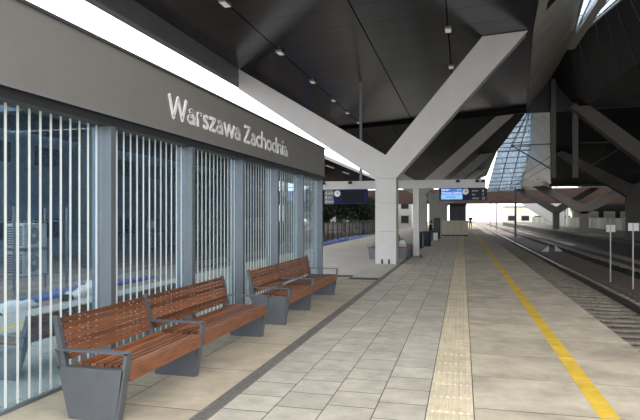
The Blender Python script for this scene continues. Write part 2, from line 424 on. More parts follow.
gla = part('rooflight_pane', MB().quad_up([ga, gl_, gb, (RX, 19.3, RZ)], .02), 'sky_glass', roof)
glb = part('rooflight_pane', MB().quad_up([ga, gr_, gb, (RX, 19.3, RZ)], .02), 'sky_glass', roof)
part('rooflight_beam', MB().box(RX-.16, RX+.16, 9.6, 27.8, 9.3, 9.75), 'concrete_white', roof)
mb = MB()
for i in range(1, 9):
    yy = 9.5+18.1*i/9
    t = 1-abs(yy-19.3)/(9.8 if yy < 19.3 else 8.3)
    for sx in (-1, 1): mb.tube((RX, yy, RZ-.03), (RX+sx*.95*t, yy, RZ-.35*t-.03), .02, 5)
for sx in (-1, 1):
    mb.tube(ga, (RX+sx*.95, 19.3, 9.22), .05, 5); mb.tube((RX+sx*.95, 19.3, 9.22), gb, .05, 5)
    mb.tube(ga, (RX+sx*.5, 19.3, 9.4), .03, 5); mb.tube((RX+sx*.5, 19.3, 9.4), gb, .03, 5)
part('rooflight_bars', mb, 'mullion', roof)
# gable end at the module joint
part('gable_end', MB().prism([(3.45, 7.5), (6.2, 7.5), (6.2, 7.75), (RX, 9.6), (3.45, 7.85)], 'y', 33.72, 33.84), 'facet_dark', roof)

# far fold: glazed slope, brushed slope, dark lowered slope on the right
E = [Vector(p) for p in ((3.5, 33.9, 7.6), (2.75, 48.1, 6.95), (2.9, 73, 4.7))]
Rg = [Vector(p) for p in ((3.98, 36, 7.98), (5.6, 51, 7.35), (7.4, 79, 5.15))]
for a in range(2):
    part('glazed_slope', MB().quad_up([E[a], Rg[a], Rg[a+1], E[a+1]], .03), 'roof_glass', roof)
mb = MB()
for a, n in ((0, 7), (1, 9)):
    for i in range(n+1): mb.tube(E[a].lerp(E[a+1], i/n)-Vector((0, 0, .04)), Rg[a].lerp(Rg[a+1], i/n)-Vector((0, 0, .04)), .05, 5)
    for t in (.33, .66): mb.tube(E[a].lerp(Rg[a], t)-Vector((0, 0, .04)), E[a+1].lerp(Rg[a+1], t)-Vector((0, 0, .04)), .05, 5)
part('glazing_bars', mb, 'mullion', roof)
D2 = [Vector(p) for p in ((4.75, 33.9, 7.6), (7.1, 50, 4.25), (9.0, 62, 4.3))]
panelgrid(Rg[0], Rg[1], D2[1], D2[0], 7, 'facet_metal', gap=.02)
panelgrid(Rg[1], Rg[2], D2[2], D2[1], 7, 'facet_metal', gap=.02)
shell(Rg[0], Rg[1], D2[1], D2[0], up=.7); shell(Rg[1], Rg[2], D2[2], D2[1], up=.7)
panelgrid(D2[0], (30, 33.9, 7.6), (30, 50, 4.25), D2[1], 7, 'facet_dark', gap=.02)
shell(D2[0], (30, 33.9, 7.6), (30, 50, 4.25), D2[1])
part('fold_edge_beam', MB().box(7.0, 30, 49.9, 50.3, 4.1, 4.35), 'facet_dark', roof)

# flat ceiling over the opposite platform
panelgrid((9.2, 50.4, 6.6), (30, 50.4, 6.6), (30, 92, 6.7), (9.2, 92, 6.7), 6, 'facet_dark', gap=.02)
shell((9.2, 50.4, 6.6), (30, 50.4, 6.6), (30, 92, 6.7), (9.2, 92, 6.7))
for (a, b) in rows:
    def re(y): return Rd[1][0] + (Rd[2][0]-Rd[1][0])*(y-19.3)/14.4
    for xa, xb in ((None, 9.2), (9.2, 12.2), (12.2, 15.2)):
        x0a = re(a) if xa is None else xa; x0b = re(b) if xa is None else xa
        part('ceiling_panel', MB().quad_up([(x0a+.02, a+.006, 7.65), (xb-.02, a+.006, 7.65), (xb-.02, b-.006, 7.65), (x0b+.02, b-.006, 7.65)], .05), 'ceiling_metal', roof)
shell((7.9, Y0R, 7.7), (30, Y0R, 7.7), (30, 33.9, 7.7), (6.1, 33.9, 7.7))

# ------------------------------------------------------------ Y-shaped columns
def ycolumn(x, y, label, lt, rt, crotch=3.75, sh=2.95, w=0.36, dep=0.36, m='concrete_white', base=0.0, skew=0.0, group=None):
    """lt / rt: ((x,z) top point of the upper line, (x,z) top point of the lower line) of left and right arm, relative to x"""
    t = thing('y_column', label, 'column', (x, y, base), 0, group)
    zs = [0, 1.12, 2.1, sh]
    for a, b in zip(zs[:-1], zs[1:]):
        part('column_block', MB().chamfer(-w, w, -dep, dep, a, b-.004, .012), m, t)
    def arm(side, tp):
        (ux, uz), (lx, lz) = tp
        q = [(side*w, sh), (lx, lz), (ux, uz), (0, crotch), (0, sh)]
        v = []
        for d in (-dep, dep):
            for k, (px, pz) in enumerate(q):
                s_ = skew if k in (1, 2) else 0
                v.append((px, d+s_, pz))
        n = 5
        f = [tuple(range(n))[::-1], tuple(range(n, 2*n))] + [(i, (i+1) % n, n+(i+1) % n, n+i) for i in range(n)]
        add('column_arm', mesh('column_arm', v, f, m), t)
    arm(-1, lt); arm(1, rt)
    return t
LT = ((-5.42, 7.06), (-5.42, 6.32)); RT = ((3.2, 7.58), (4.62, 7.66))
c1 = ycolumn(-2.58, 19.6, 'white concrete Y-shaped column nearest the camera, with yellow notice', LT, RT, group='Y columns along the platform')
for s_ in (-1, 1): part('base_bracket', MB().box(s_*.12-.03, s_*.12+.03, -.40, -.36, 0, .16), 'dark_grey', c1)
part('notice', MB().box(.36, .368, -.15, .12, 1.15, 1.55), 'yellow_sign', c1)
RT2 = ((4.3, 7.45), (5.3, 7.55)); LT2 = ((-5.4, 6.65), (-5.4, 5.95))
for k, (yy, lab) in enumerate(((34.2, 'white Y-shaped column behind the thin white post'), (49.0, 'third white Y-shaped column, beside the dark kiosk'), (64, 'fourth white Y-shaped column far down the platform'), (79, 'farthest white Y-shaped column on the platform'))):
    dz = [0, -.6, -.75, -.75][k]
    ycolumn(-2.45, yy, lab, tuple((a, b+dz+.05) for a, b in LT2), tuple((a-(0.4 if k else 0), b+dz-.05) for a, b in RT2), crotch=3.6, m='concrete_shaded', group='Y columns along the platform')
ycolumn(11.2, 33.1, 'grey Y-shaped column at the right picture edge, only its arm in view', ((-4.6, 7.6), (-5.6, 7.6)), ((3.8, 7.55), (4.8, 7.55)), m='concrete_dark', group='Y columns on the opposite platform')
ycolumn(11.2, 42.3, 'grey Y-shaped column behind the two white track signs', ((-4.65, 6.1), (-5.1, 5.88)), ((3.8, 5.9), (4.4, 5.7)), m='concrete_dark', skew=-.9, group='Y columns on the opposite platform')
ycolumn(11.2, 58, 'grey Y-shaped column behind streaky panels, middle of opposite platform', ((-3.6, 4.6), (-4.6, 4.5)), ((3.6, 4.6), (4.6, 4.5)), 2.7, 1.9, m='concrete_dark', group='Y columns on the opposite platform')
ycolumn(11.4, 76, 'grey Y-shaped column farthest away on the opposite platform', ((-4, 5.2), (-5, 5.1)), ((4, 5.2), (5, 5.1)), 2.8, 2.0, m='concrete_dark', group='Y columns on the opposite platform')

# ------------------------------------------------------------ glass screen with name sign
sh = thing('platform_screen', 'long glass windscreen with white stripes and grey station name board', 'shelter', (0, 0, 0))
YP = [1.60+1.82*k for k in range(8)]          # right edges of the posts
for i, y in enumerate(YP):
    part('post', MB().box(GX-.10, WX, y-.085, y, 0, 2.66), 'post_steel', sh)
for a, b in zip(YP[:-1], YP[1:]):
    p = part('glass_pane', MB().box(GX-.002, GX+.002, a+.002, b-.087, 0.03, 2.66), 'shelter_glass', sh)
    n = 13; w = (b-.087-a)/n
    for i in range(n):
        yy = a + (i+.5)*w
        part('printed_stripe', MB().box(GX+.0022, GX+.004, yy-.0135, yy+.0135, .04, 2.66), 'white_print', p)
Ya, Yb = 0.2, YP[-1]+.03
part('sill', MB().box(GX-.02, GX+.02, Ya, Yb, 0, .03), 'post_steel', sh)
part('lintel', MB().box(GX-.12, WX+.012, Ya, Yb, 2.60, 2.70), 'dark_trim', sh)
nb = part('name_board', MB().box(GX-.30, WX+.03, Ya, Yb+.04, 2.70, 3.42), 'fascia', sh)
part('board_rim', MB().box(WX+.03, WX+.045, Ya, Yb+.04, 2.69, 2.715), 'mid_grey', nb)
part('board_cap', MB().box(GX-.32, WX+.05, Ya, Yb+.05, 3.42, 3.45), 'dark_grey', nb)
def arc(cx, cy, rx, ry, a0, a1, n=14): return [(cx+rx*math.cos(math.radians(a0+(a1-a0)*i/n)), cy+ry*math.sin(math.radians(a0+(a1-a0)*i/n))) for i in range(n+1)]
A_ = ([(.56, 0), (.56, .40)] + arc(.35, .40, .21, .235, 15, 140, 8), [(.56, .385), (.36, .375)] + arc(.33, .215, .20, .150, 100, 290, 8) + [(.50, .14), (.56, .22)])
GLYPH = {   # stroke centre lines in units of the capital height, and the advance width
 'W': ([[(.05, 1), (.33, .03), (.62, .96), (.91, .03), (1.19, 1)]], 1.22), 'w': ([[(.05, .69), (.29, .04), (.54, .65), (.79, .04), (1.03, .69)]], 1.06),
 'Z': ([[(.08, .935), (.68, .935), (.09, .065), (.72, .065)]], .80), 'z': ([[(.07, .635), (.50, .635), (.08, .065), (.54, .065)]], .61),
 'a': (A_, .70), 'r': ([[(.13, 0), (.13, .69)], [(.13, .36)] + arc(.40, .38, .27, .25, 180, 88, 7)], .47),
 's': ([[(.47, .57), (.38, .62), (.29, .63), (.19, .60), (.15, .52), (.18, .43), (.30, .36), (.42, .29), (.46, .20), (.41, .10), (.30, .065), (.19, .07), (.09, .115)]], .56),
 'c': ([arc(.38, .35, .29, .285, 52, 308)], .62), 'o': ([arc(.39, .35, .30, .285, 0, 360, 20)], .78),
 'h': ([[(.13, 0), (.13, 1.04)], [(.13, .38)] + arc(.38, .38, .25, .25, 180, 0, 10) + [(.63, 0)]], .76),
 'n': ([[(.13, 0), (.13, .69)], [(.13, .38)] + arc(.38, .38, .25, .25, 180, 0, 10) + [(.63, 0)]], .76),
 'd': ([arc(.37, .35, .28, .285, 0, 360, 20), [(.65, 0), (.65, 1.04)]], .79), 'i': ([[(.14, 0), (.14, .69)], [(.14, .84), (.14, .98)]], .30), ' ': ([], .30)}
CAPH = .29; words = 'Warszawa Zachodnia'
SX = 4.90/sum(GLYPH[c][1] for c in words); pen = 6.27
for ch in words:
    lt, lh = [], .5*.15*CAPH; gm_ = MB()
    for line in GLYPH[ch][0]:
        P = [Vector((p[0]*SX, p[1]*CAPH)) for p in line]
        for p, q in zip(P[:-1], P[1:]):
            d = (q-p).normalized(); nn = Vector((-d.y, d.x))*lh*1.12
            pts = [p+nn, p-nn, q-nn, q+nn]
            gm_.hexa([(0, v.x, v.y) for v in pts], [(.012, v.x, v.y) for v in pts])
        for p in P[1:-1] if (P[0]-P[-1]).length > .01 else P: gm_.tube((0, p.x, p.y), (.0121, p.x, p.y), lh*1.02, 12)
    if gm_.v: part('letter', gm_, 'white_letter', nb, loc=(WX+.03, pen, 2.885))
    pen += GLYPH[ch][1]*SX

# ------------------------------------------------------------ benches
SCREW = MB().tube((-.002, 0, 0), (.005, 0, 0), .008, 6).mesh('screw', 'screw')
def make_bench(label, loc, rz, L, detailed=True, group=None, screws=True):
    """seat along +y from 0; front faces +x; x=0 is the front of the bench foot"""
    t = thing('double_bench', label, 'bench', loc, rz, group)
    th = .075
    for y in L:
        # tapering hollow end panel
        pan = part('end_panel', MB().prism([(-.53, 0), (-.10, 0), (-.028, .42), (-.64, .42)], 'y', y-th/2, y+th/2), 'bench_steel', t)
        if detailed:
            mb = MB()
            mb.prism([(-.10, 0), (-.08, 0), (.01, .556), (-.02, .556)], 'y', y-th/2, y+th/2)
            mb.box(-.66, .01, y-th/2, y+th/2, .545, .56)
            mb.prism([(-.66, .556), (-.645, .556), (-.615, .40), (-.64, .40)], 'y', y-th/2, y+th/2)
            part('armrest', mb, 'bench_steel', pan)
            part('back_bracket', MB().prism([(-.62, .38), (-.56, .38), (-.66, .82), (-.70, .82)], 'y', y-.02, y+.02), 'bench_steel', t)
    for a, b in zip(L[:-1], L[1:]):
        ya, yb = a+th/2+.008, b-th/2-.008
        part('seat_slat', MB().box(-.045, -.015, ya, yb, .315, .44), 'wood', t)
        n = 7
        for i in range(n):
            x0 = -.112 - i*.068
            part('seat_slat', MB().chamfer(x0, x0+.052, ya, yb, .412, .44, .004), 'wood', t)
        n = 7
        for i in range(n):
            f0 = i/n; z0 = .465+f0*.345; z1 = z0+.043; xs = -.575-.085*f0; xe = xs-.0105
            sl = part('backrest_slat', MB().hexa([(xs, ya, z0), (xs-.028, ya, z0-.006), (xs-.028, yb, z0-.006), (xs, yb, z0)],
                                           [(xe, ya, z1), (xe-.028, ya, z1-.006), (xe-.028, yb, z1-.006), (xe, yb, z1)]), 'wood', t)
            if screws and loc[1] < 9 and rz == 0 and i % 2 == 0:
                nk = 2 if b-a < 1.6 else 3
                for k in range(nk):
                    for q in (-.035, .035): add('screw', SCREW, sl, (xs-.005, ya+(yb-ya)*(.2+.6*k/(nk-1))+q, z0+.021))
        if detailed:
            part('under_frame', MB().box(-.5, -.06, ya, ya+.05, .34, .41).box(-.5, -.06, yb-.05, yb, .34, .41).box(-.30, -.26, ya, yb, .36, .41), 'bench_steel', t)
    return t
G = 'slatted benches on the platform'
make_bench('brown slatted double bench nearest the camera, in front of the glass', (-2.58, 3.95, 0), 0, [0, 1.33, 3.28], group=G)
make_bench('brown slatted double bench farther along the glass, by its end', (-2.53, 8.1, 0), 0, [0, 1.36, 3.30], group=G)
make_bench('slatted bench seen through the glass, back to the near bench', (-4.88, 8.05, 0), math.pi, [0, 1.97, 3.35], group=G).scale = (1, 1, .80)
make_bench('slatted bench just behind the big white column, right side', (-2.02, 21.4, 0), 0, [0, 1.36, 3.3], group=G, screws=False)
make_bench('slatted bench just behind the big white column, left side', (-3.55, 24.6, 0), math.pi, [0, 1.9, 3.3], group=G)
make_bench('slatted bench far down the platform under the seated person', (-2.0, 39.2, 0), 0, [0, 1.9], group=G)

# ------------------------------------------------------------ sign gantry
g = thing('sign_gantry', 'white beam on thin post carrying both departure boards', 'gantry', (0, 23.3, 0))
part('beam', MB().chamfer(-5.8, .86, -.12, .12, 2.78, 3.12, .01), 'concrete_white', g)
part('post', MB().chamfer(-1.98, -1.74, -.12, .12, 0, 2.78, .01), 'concrete_white', g)
part('base_plate', MB().box(-2.06, -1.66, -.2, .2, 0, .03), 'mid_grey', g)
part('hanger', MB().box(-4.22, -4.12, -.05, .05, 3.12, 7.25), 'mid_grey', g)
for x in (-5.75, -4.6, -.2, .55, .78):
    cm = part('spot_camera', MB().tube((x, -.2, 3.0), (x, -.2, 3.10), .09, 10, .06), 'black', g)
    part('camera_arm', MB().box(x-.02, x+.02, -.2, -.1, 3.06, 3.10), 'black', cm)
def disc(x, y, z, r, n=20): return MB().tube((x, y, z), (x, y-.03, z), r, n)
lb = thing('departure_board', 'unlit navy departure board hanging left of the big white column', 'sign', (0, 23.3, 0), group='departure boards')
part('case', MB().box(-5.72, -3.88, -.1, .1, 2.16, 2.77), 'navy', lb)
part('screen', MB().box(-4.95, -4.03, -.106, -.1, 2.24, 2.70), 'screen_black', lb)
pl = part('information_panel', MB().box(-5.72, -5.33, -.112, -.1, 2.16, 2.77), 'sign_grey', lb)
for k, (z, tx, sy) in enumerate(((2.62, 'peron', 'A'), (2.44, 'tor', 'B'), (2.26, 'sektor', 'O'))):
    o = add('lettering', text_mesh(tx, .10, 'white', .002), pl, (-5.56, -.115, z-.03)); o.rotation_euler = (math.radians(90), 0, 0)
    o = add('symbol', text_mesh(sy, .14, 'white', .002), pl, (-5.69, -.115, z-.05)); o.rotation_euler = (math.radians(90), 0, 0)
ck = part('clock', disc(-5.16, -.1, 2.60, .135), 'white', lb)
part('clock_hand', MB().box(-5.17, -5.15, -.136, -.13, 2.60, 2.70).box(-5.16, -5.09, -.136, -.13, 2.59, 2.61), 'black', ck)
rb = thing('departure_board', 'lit blue departure board with round clock, right of thin post', 'sign', (0, 23.3, 0), group='departure boards')
part('case', MB().box(-.93, .92, -.1, .1, 2.28, 2.775), 'navy', rb)
sc = part('screen', MB().box(-.86, -.02, -.106, -.1, 2.32, 2.76), 'screen_blue', rb)
part('screen_band', MB().box(-.86, -.02, -.109, -.106, 2.32, 2.52), 'screen_light', sc)
for tx, sz, xx, z, wd in (('00:01', .11, -.84, 2.67, .30), ('Warszawa Gdańska', .12, -.84, 2.545, .80), ('opóźniony', .09, -.66, 2.40, .36), ('tor 2', .07, -.24, 2.68, .16)):
    o = add('lettering', text_mesh(tx, sz, 'screen_text' if z > 2.5 else 'navy', .001, wd), sc, (xx, -.111, z)); o.rotation_euler = (math.radians(90), 0, 0)
ck = part('clock', disc(.10, -.1, 2.63, .125), 'white', rb)
part('clock_hand', MB().box(.09, .11, -.136, -.13, 2.63, 2.73).box(.10, .17, -.136, -.13, 2.62, 2.64), 'black', ck)
pl = part('information_panel', MB().box(.26, .92, -.112, -.1, 2.28, 2.775), 'sign_dark', rb)
for k, (z, tx, sy) in enumerate(((2.66, 'peron', '8'), (2.51, 'tor', '7'), (2.36, 'sektor', 'O'))):
    o = add('lettering', text_mesh(tx, .10, 'white', .002), pl, (.36, -.115, z-.03)); o.rotation_euler = (math.radians(90), 0, 0)
    o = add('symbol', text_mesh(sy, .14, 'white', .002), pl, (.74, -.115, z-.05)); o.rotation_euler = (math.radians(90), 0, 0)

# ------------------------------------------------------------ ceiling lights
def clight(x, y, z, lab, gp):
    t = thing('ceiling_light', lab, 'light', (x, y, z), group=gp)
    part('housing', MB().box(-.10, .10, -.2, .2, -.07, 0.0), 'mid_grey', t)
    part('diffuser', MB().box(-.085, .085, -.185, .185, -.078, -.07), 'lamp_white', t)
for y, w in zip((13.4, 17.9, 22.1, 25.9, 29.2, 32.4), ('nearest', 'second', 'third', 'fourth', 'fifth', 'farthest')): clight(-5.95, y, cz(-5.95), w + ' small ceiling light in the left row, above the name board', 'left row of ceiling lights')
for y, w in zip((18.0, 22.5, 27), ('nearest', 'middle', 'farthest')): clight(-.45, y, cz(-.45), w + ' small ceiling light in the right row, left of the column arm', 'right row of ceiling lights')

# ------------------------------------------------------------ overhead line gear over the tracks
def hanger(x, y, z0, z1, lab):
    t = thing('catenary_hanger', lab, 'post', (x, y, z1), group='hanging catenary posts')
    part('tube', MB().box(-.13, .13, -.13, .13, z0-z1, 0), 'concrete_dark', t)
    part('flange', MB().box(-.22, .22, -.22, .22, -.05, 0), 'dark_grey', t)
    return t
h1 = hanger(4.85, 33.3, 3.75, 9.25, 'grey square post hanging from the roof fold, left of the pair')
h2 = hanger(5.98, 33.3, 3.75, 7.85, 'grey square post hanging from the roof fold, right of the pair')
for h, L in ((h1, ((-.1, 0, -5.0), (-2.2, .1, -3.6))), (h2, ((.1, 0, -3.9), (2.8, 0, -2.2)))):
    part('cantilever', MB().tube(L[0], L[1], .035, 6).tube((L[0][0], 0, L[1][2]), L[1], .03, 6), 'dark_grey', h)
for x, z, lab in ((3.75, 3.9, 'thin overhead wire above the near track'), (8.7, 3.95, 'thin overhead wire above the far track'), (3.7, 4.25, 'thin carrying cable above the near track')):
    one('overhead_wire', MB().tube((x, 25, z), (x, 99.7, z), .014, 5), 'black', lab, 'wire', 'overhead wires')
def mast(x, y, lab, hgt=7.5):
    t = thing('catenary_mast', lab, 'mast', (x, y, GROUND), group='catenary masts')
    part('pole', MB().tube((0, 0, 0), (0, 0, hgt), .13, 8, .09), 'mid_grey', t)
    part('arm', MB().tube((0, 0, hgt-.9), (-2.2 if x > 0 else 2.2, 0, hgt-.4), .04, 6).tube((0, 0, hgt-1.9), (-2.2 if x > 0 else 2.2, 0, hgt-1.2), .04, 6), 'mid_grey', t)
mast(6.2, 112, 'slim catenary mast between the tracks beyond the bridge'); mast(6.2, 135, 'slim catenary mast far out between the tracks')
mast(6.2, 72, 'slim catenary mast between the tracks under the roof end', 6.2)
mast(-11.72, 35.5, 'grey catenary mast behind the name board', 7.0)

# ------------------------------------------------------------ track-side signs
def flag(x, y, h, rz, lab):
    t = thing('track_sign', lab, 'sign', (x, y, GROUND), rz, 'small white signs on thin poles')
    part('pole', MB().tube((0, 0, 0), (0, 0, h), .026, 8), 'light_grey', t)
    part('plate', MB().box(-.16, .18, -.015, .015, h-.28, h), 'white', t)
flag(5.63, 24.2, 2.25, .2, 'white plate on thin pole between the tracks, left of the two')
flag(5.85, 22.0, 2.35, -.3, 'white plate on thin pole between the tracks, right of the two')
for x, y, s_, lab in ((5.58, 42.0, 1, 'small white triangular marker on the gravel, left one'), (6.55, 42.5, -1, 'small white triangular marker on the gravel, right one')):
    t = thing('triangle_marker', lab, 'marker', (x, y, GROUND), 0, 'white triangular track markers')
    part('plate', MB().prism([(-.25, .1), (.25, .1), (s_*.25, .55)], 'y', -.02, .02), 'white', t)
    part('stake', MB().box(s_*.2-.02, s_*.2+.02, .02, .05, 0, .4), 'mid_grey', t)

# ------------------------------------------------------------ streaky glass barrier on the opposite platform
bt = thing('platform_barrier', 'row of streaky glass panels along the far side of the opposite platform', 'barrier', (16.7, 0, 0))
y = 40
while y < 148:
    part('barrier_panel', MB().box(-.03, .03, y+.06, y+2.94, .05, 1.42), 'streaky', bt)
    part('barrier_post', MB().box(-.05, .05, y-.05, y+.05, 0, 1.5), 'mid_grey', bt); y += 3
# ------------------------------------------------------------ footbridge and far end
fb = thing('footbridge', 'rust brown footbridge crossing above the far end of the station', 'bridge', (0, 100, 0))
part('girder', MB().box(-60, 30, -.3, .3, 3.75, 6.3), 'rust', fb)
part('deck', MB().box(-60, 30, .3, 5, 3.9, 4.2), 'concrete_dark', fb)
for x in (-32, -14, 18.6, 29): part('pier', MB().chamfer(x-.6, x+.6, 1, 3, GROUND, 3.9, .05), 'concrete_dark', fb)
for x in range(-60, 31, 5): part('rail_post', MB().box(x-.05, x+.05, -.3, -.2, 6.3, 6.9), 'dark_grey', fb)
part('handrail', MB().box(-60, 30, -.3, -.2, 6.9, 7.0), 'dark_grey', fb)

# right-hand slanted wall of the bridge stair
one('bridge_stair', MB().prism([(9.5, 3.7), (16, 3.7), (16, -.0), (14.8, -.0)], 'y', 98.2, 99.2), 'light_grey', 'pale slanted stair wall under the right of the footbridge', 'stairs')
one('white_pole', MB().tube((15.9, 95, 0), (15.9, 95, 3.6), .16, 10), 'white', 'white round pole beside the streaky panels under the footbridge', 'pole')
# buildings beyond
def building(x0, x1, y0, y1, z1, wm, lab, face, nw, nf, wz=1.5):
    t = thing('building', lab, 'building', (0, 0, GROUND))
    part('walls', MB().box(x0, x1, y0, y1, 0, z1), wm, t)
    part('roof_slab', MB().box(x0-.2, x1+.2, y0-.2, y1+.2, z1, z1+.3), 'mid_grey', t)
    for f in range(nf):
        zb = 1.2 + f*(z1-1.0)/nf
        for i in range(nw):
            if face == 'y':
                w = (x1-x0)/nw; xa = x0+w*(i+.2)
                fr_ = part('window', MB().box(xa, xa+w*.6, y0-.06, y0+.02, zb, zb+wz), 'mid_grey', t)
                part('pane', MB().box(xa+.08, xa+w*.6-.08, y0-.08, y0-.05, zb+.08, zb+wz-.08), 'window_dark', fr_)
            else:
                w = (y1-y0)/nw; ya = y0+w*(i+.2)
                fr_ = part('window', MB().box(x1-.02, x1+.06, ya, ya+w*.6, zb, zb+wz), 'mid_grey', t)
                part('pane', MB().box(x1+.05, x1+.08, ya+.08, ya+w*.6-.08, zb+.08, zb+wz-.08), 'window_dark', fr_)
    return t
building(12, 34, 172, 182, 5.2, 'pale_wall', 'low cream building out in the light beyond the footbridge', 'y', 6, 1)
building(-40, -24.5, -10, 72, 9.6, 'dark_wall', 'dark blue-grey building behind the left tracks, seen through glass', 'x', 20, 2, 1.3)
building(-30, -9.5, 108, 118, 6.5, 'white_wall', 'white building left of the big column, below the navy board', 'y', 8, 2)

building(30.5, 40, -10, 118, 9.5, 'dark_wall2', 'tall dark building added to block side light beyond the opposite platform', 'y', 4, 2)  # added to shut out light from the right, mostly out of view
lt_ = thing('lift_tower', 'dark lift tower rising behind the right part of the footbridge', 'tower', (24.5, 107.2, GROUND))
part('shaft', MB().chamfer(-4.5, 4.5, -1.6, 1.6, 0, 10.0, .1), 'dark_wall2', lt_); part('cap', MB().box(-4.7, 4.7, -1.8, 1.8, 10, 10.3), 'dark_grey', lt_)
for k in range(3): part('tower_window', MB().box(-3.6+k*2.6, -1.8+k*2.6, -1.66, -1.6, 1.8, 3.4), 'pale_wall', lt_)
# neighbouring canopy to the left
nc = thing('side_canopy', 'dark canopy over the left tracks beyond the bright strip of sky', 'canopy', (0, 0, 0))
for i, (a, b) in enumerate(rng(22, 90, 4.0)):
    part('soffit_panel', MB().hexa([(-11.2, a, 6.42), (-11.2, b-.02, 6.42), (-24.3, b-.02, 6.42), (-24.3, a, 6.42)], [(-11.2, a, 6.6), (-11.2, b-.02, 6.6), (-24.3, b-.02, 6.6), (-24.3, a, 6.6)]), 'ceiling_dark', nc)
part('edge_beam', MB().box(-11.4, -11.15, 22, 90, 6.42, 6.72), 'roof_edge', nc)
for y, w in ((24, 'nearest'), (40, 'second'), (56, 'third'), (72, 'farthest')):
    t = thing('canopy_post', w + ' dark square post holding up the side canopy', 'post', (-18, y, GROUND), 0, 'posts of the side canopy')
    part('shaft', MB().box(-.2, .2, -.2, .2, 0, 6.42-GROUND), 'dark_grey', t); part('foot_plate', MB().box(-.3, .3, -.3, .3, 0, .04), 'mid_grey', t)
for x, y, w in ((-12.6, 36, 'nearest'), (-12.5, 44, 'second'), (-12.3, 52, 'third'), (-12.4, 60, 'farthest')):
    t = thing('tube_light', w + ' white tube light under the dark side canopy', 'light', (x, y, 6.36), .0, 'tube lights of the side canopy')
    part('housing', MB().box(-.1, .1, -1.6, 1.6, 0, .06), 'mid_grey', t)
    part('tube', MB().box(-.07, .07, -1.55, 1.55, -.05, 0), 'lamp_white', t)

# left fence
fe = thing('track_fence', 'dark green bar fence beyond the left track', 'fence', (-12.0, 0, GROUND))
for i, (a, b) in enumerate(rng(24, 84, 2.0)):
    part('fence_post', MB().box(-.05, .05, a-.05, a+.05, 0, 2.15), 'fence_green', fe)
    mbx = MB()
    for k in range(1, 8): mbx.box(-.015, .015, a+k*.25-.015, a+k*.25+.015, .15, 2.0)
    mbx.box(-.02, .02, a, b, .15, .2); mbx.box(-.02, .02, a, b, 1.2, 1.25); mbx.box(-.02, .02, a, b, 1.95, 2.0)
    part('fence_bars', mbx, 'fence_green', fe)
def lumpy(name, pts_len, wid, hgt, m, label, cat, loc, rz=0, seed=1, group=None):
    r = random.Random(seed); v = []; f = []; n = int(pts_len/.25); k = 7
    for j in range(n+1):
        yy = j*.25; e = math.sin(math.pi*min(1, max(0.08, j/n*.94+.03)))
        for i in range(k+1):
            a = math.pi*i/k; v.append((math.cos(a)*wid*.5*(.6+.4*e)*r.uniform(.8, 1.2), yy, math.sin(a)*hgt*(.4+.6*e)*r.uniform(.6, 1.25)))
    for j in range(n):
        for i in range(k): f.append((j*(k+1)+i, j*(k+1)+i+1, (j+1)*(k+1)+i+1, (j+1)*(k+1)+i))
    return tag(add(name, mesh(name, v, f, m, True), None, loc, rz), label, cat, group)
lumpy('blue_tarpaulin', 34, .5, .45, 'blue_tarp', 'long blue tarpaulin heaped at the foot of the fence', 'tarpaulin', (-11.5, 37, GROUND), 0, 2)
lumpy('blue_hose', 9, .35, .25, 'blue_tarp', 'blue plastic hose lying below the air conditioners', 'hose', (-12.6, 12, GROUND), .0, 3)
lumpy('plastic_sheet', 1.6, 1.0, .35, 'plastic_sheet', 'crumpled white plastic sheet left of the track, nearer one', 'plastic sheet', (-11.75, 11.9, GROUND), .1, 4, 'white plastic sheets')
lumpy('plastic_sheet', 2.0, .9, .45, 'plastic_sheet', 'crumpled white plastic sheet left of the track, farther one', 'plastic sheet', (-11.7, 14.6, GROUND), -.1, 5, 'white plastic sheets')

# air conditioners on a frame
fr2 = thing('steel_frame', 'grey steel rack holding air conditioners behind the glass', 'rack', (-14.0, 13.4, GROUND))
for x in (-.5, .4):
    for y in (-.4, 1.2, 2.8, 3.6): part('upright', MB().box(x-.03, x+.03, y-.03, y+.03, 0, 2.9), 'mid_grey', fr2)
for z in (.62, 1.52, 2.4): part('shelf_rail', MB().box(-.5, -.44, -.4, 3.6, z, z+.05).box(.36, .42, -.4, 3.6, z, z+.05), 'mid_grey', fr2)
def ac(y, z, lab):
    t = thing('air_conditioner', lab, 'air conditioner', (-14.05, y, GROUND+z), 0, 'air conditioners behind the glass')
    part('case', MB().chamfer(-.35, .38, -.5, .5, 0, .78, .02), 'ac_white', t)
    v = part('fan_guard', MB().tube((.38, -.12, .39), (.41, -.12, .39), .28, 18), 'mid_grey', t)
    part('fan_hub', MB().tube((.41, -.12, .39), (.425, -.12, .39), .07, 12), 'ac_white', v)
    gr = MB()
    for k in range(8): gr.box(-.3, .3, -.51, -.5, .08+k*.08, .12+k*.08)
    part('grille', gr, 'dark_grey', t)
ac(13.6, .67, 'lower left air conditioner on the steel rack'); ac(15.6, .67, 'lower right air conditioner on the steel rack')
ac(15.6, 1.57, 'upper right air conditioner on the steel rack'); ac(12.9, 1.57, 'upper left air conditioner on the steel rack')
one('blue_barrel_post', MB().tube((-12.4, 47, GROUND), (-12.4, 47, 2.6), .32, 12), 'blue_post', 'blue round post standing behind the dark fence', 'post')

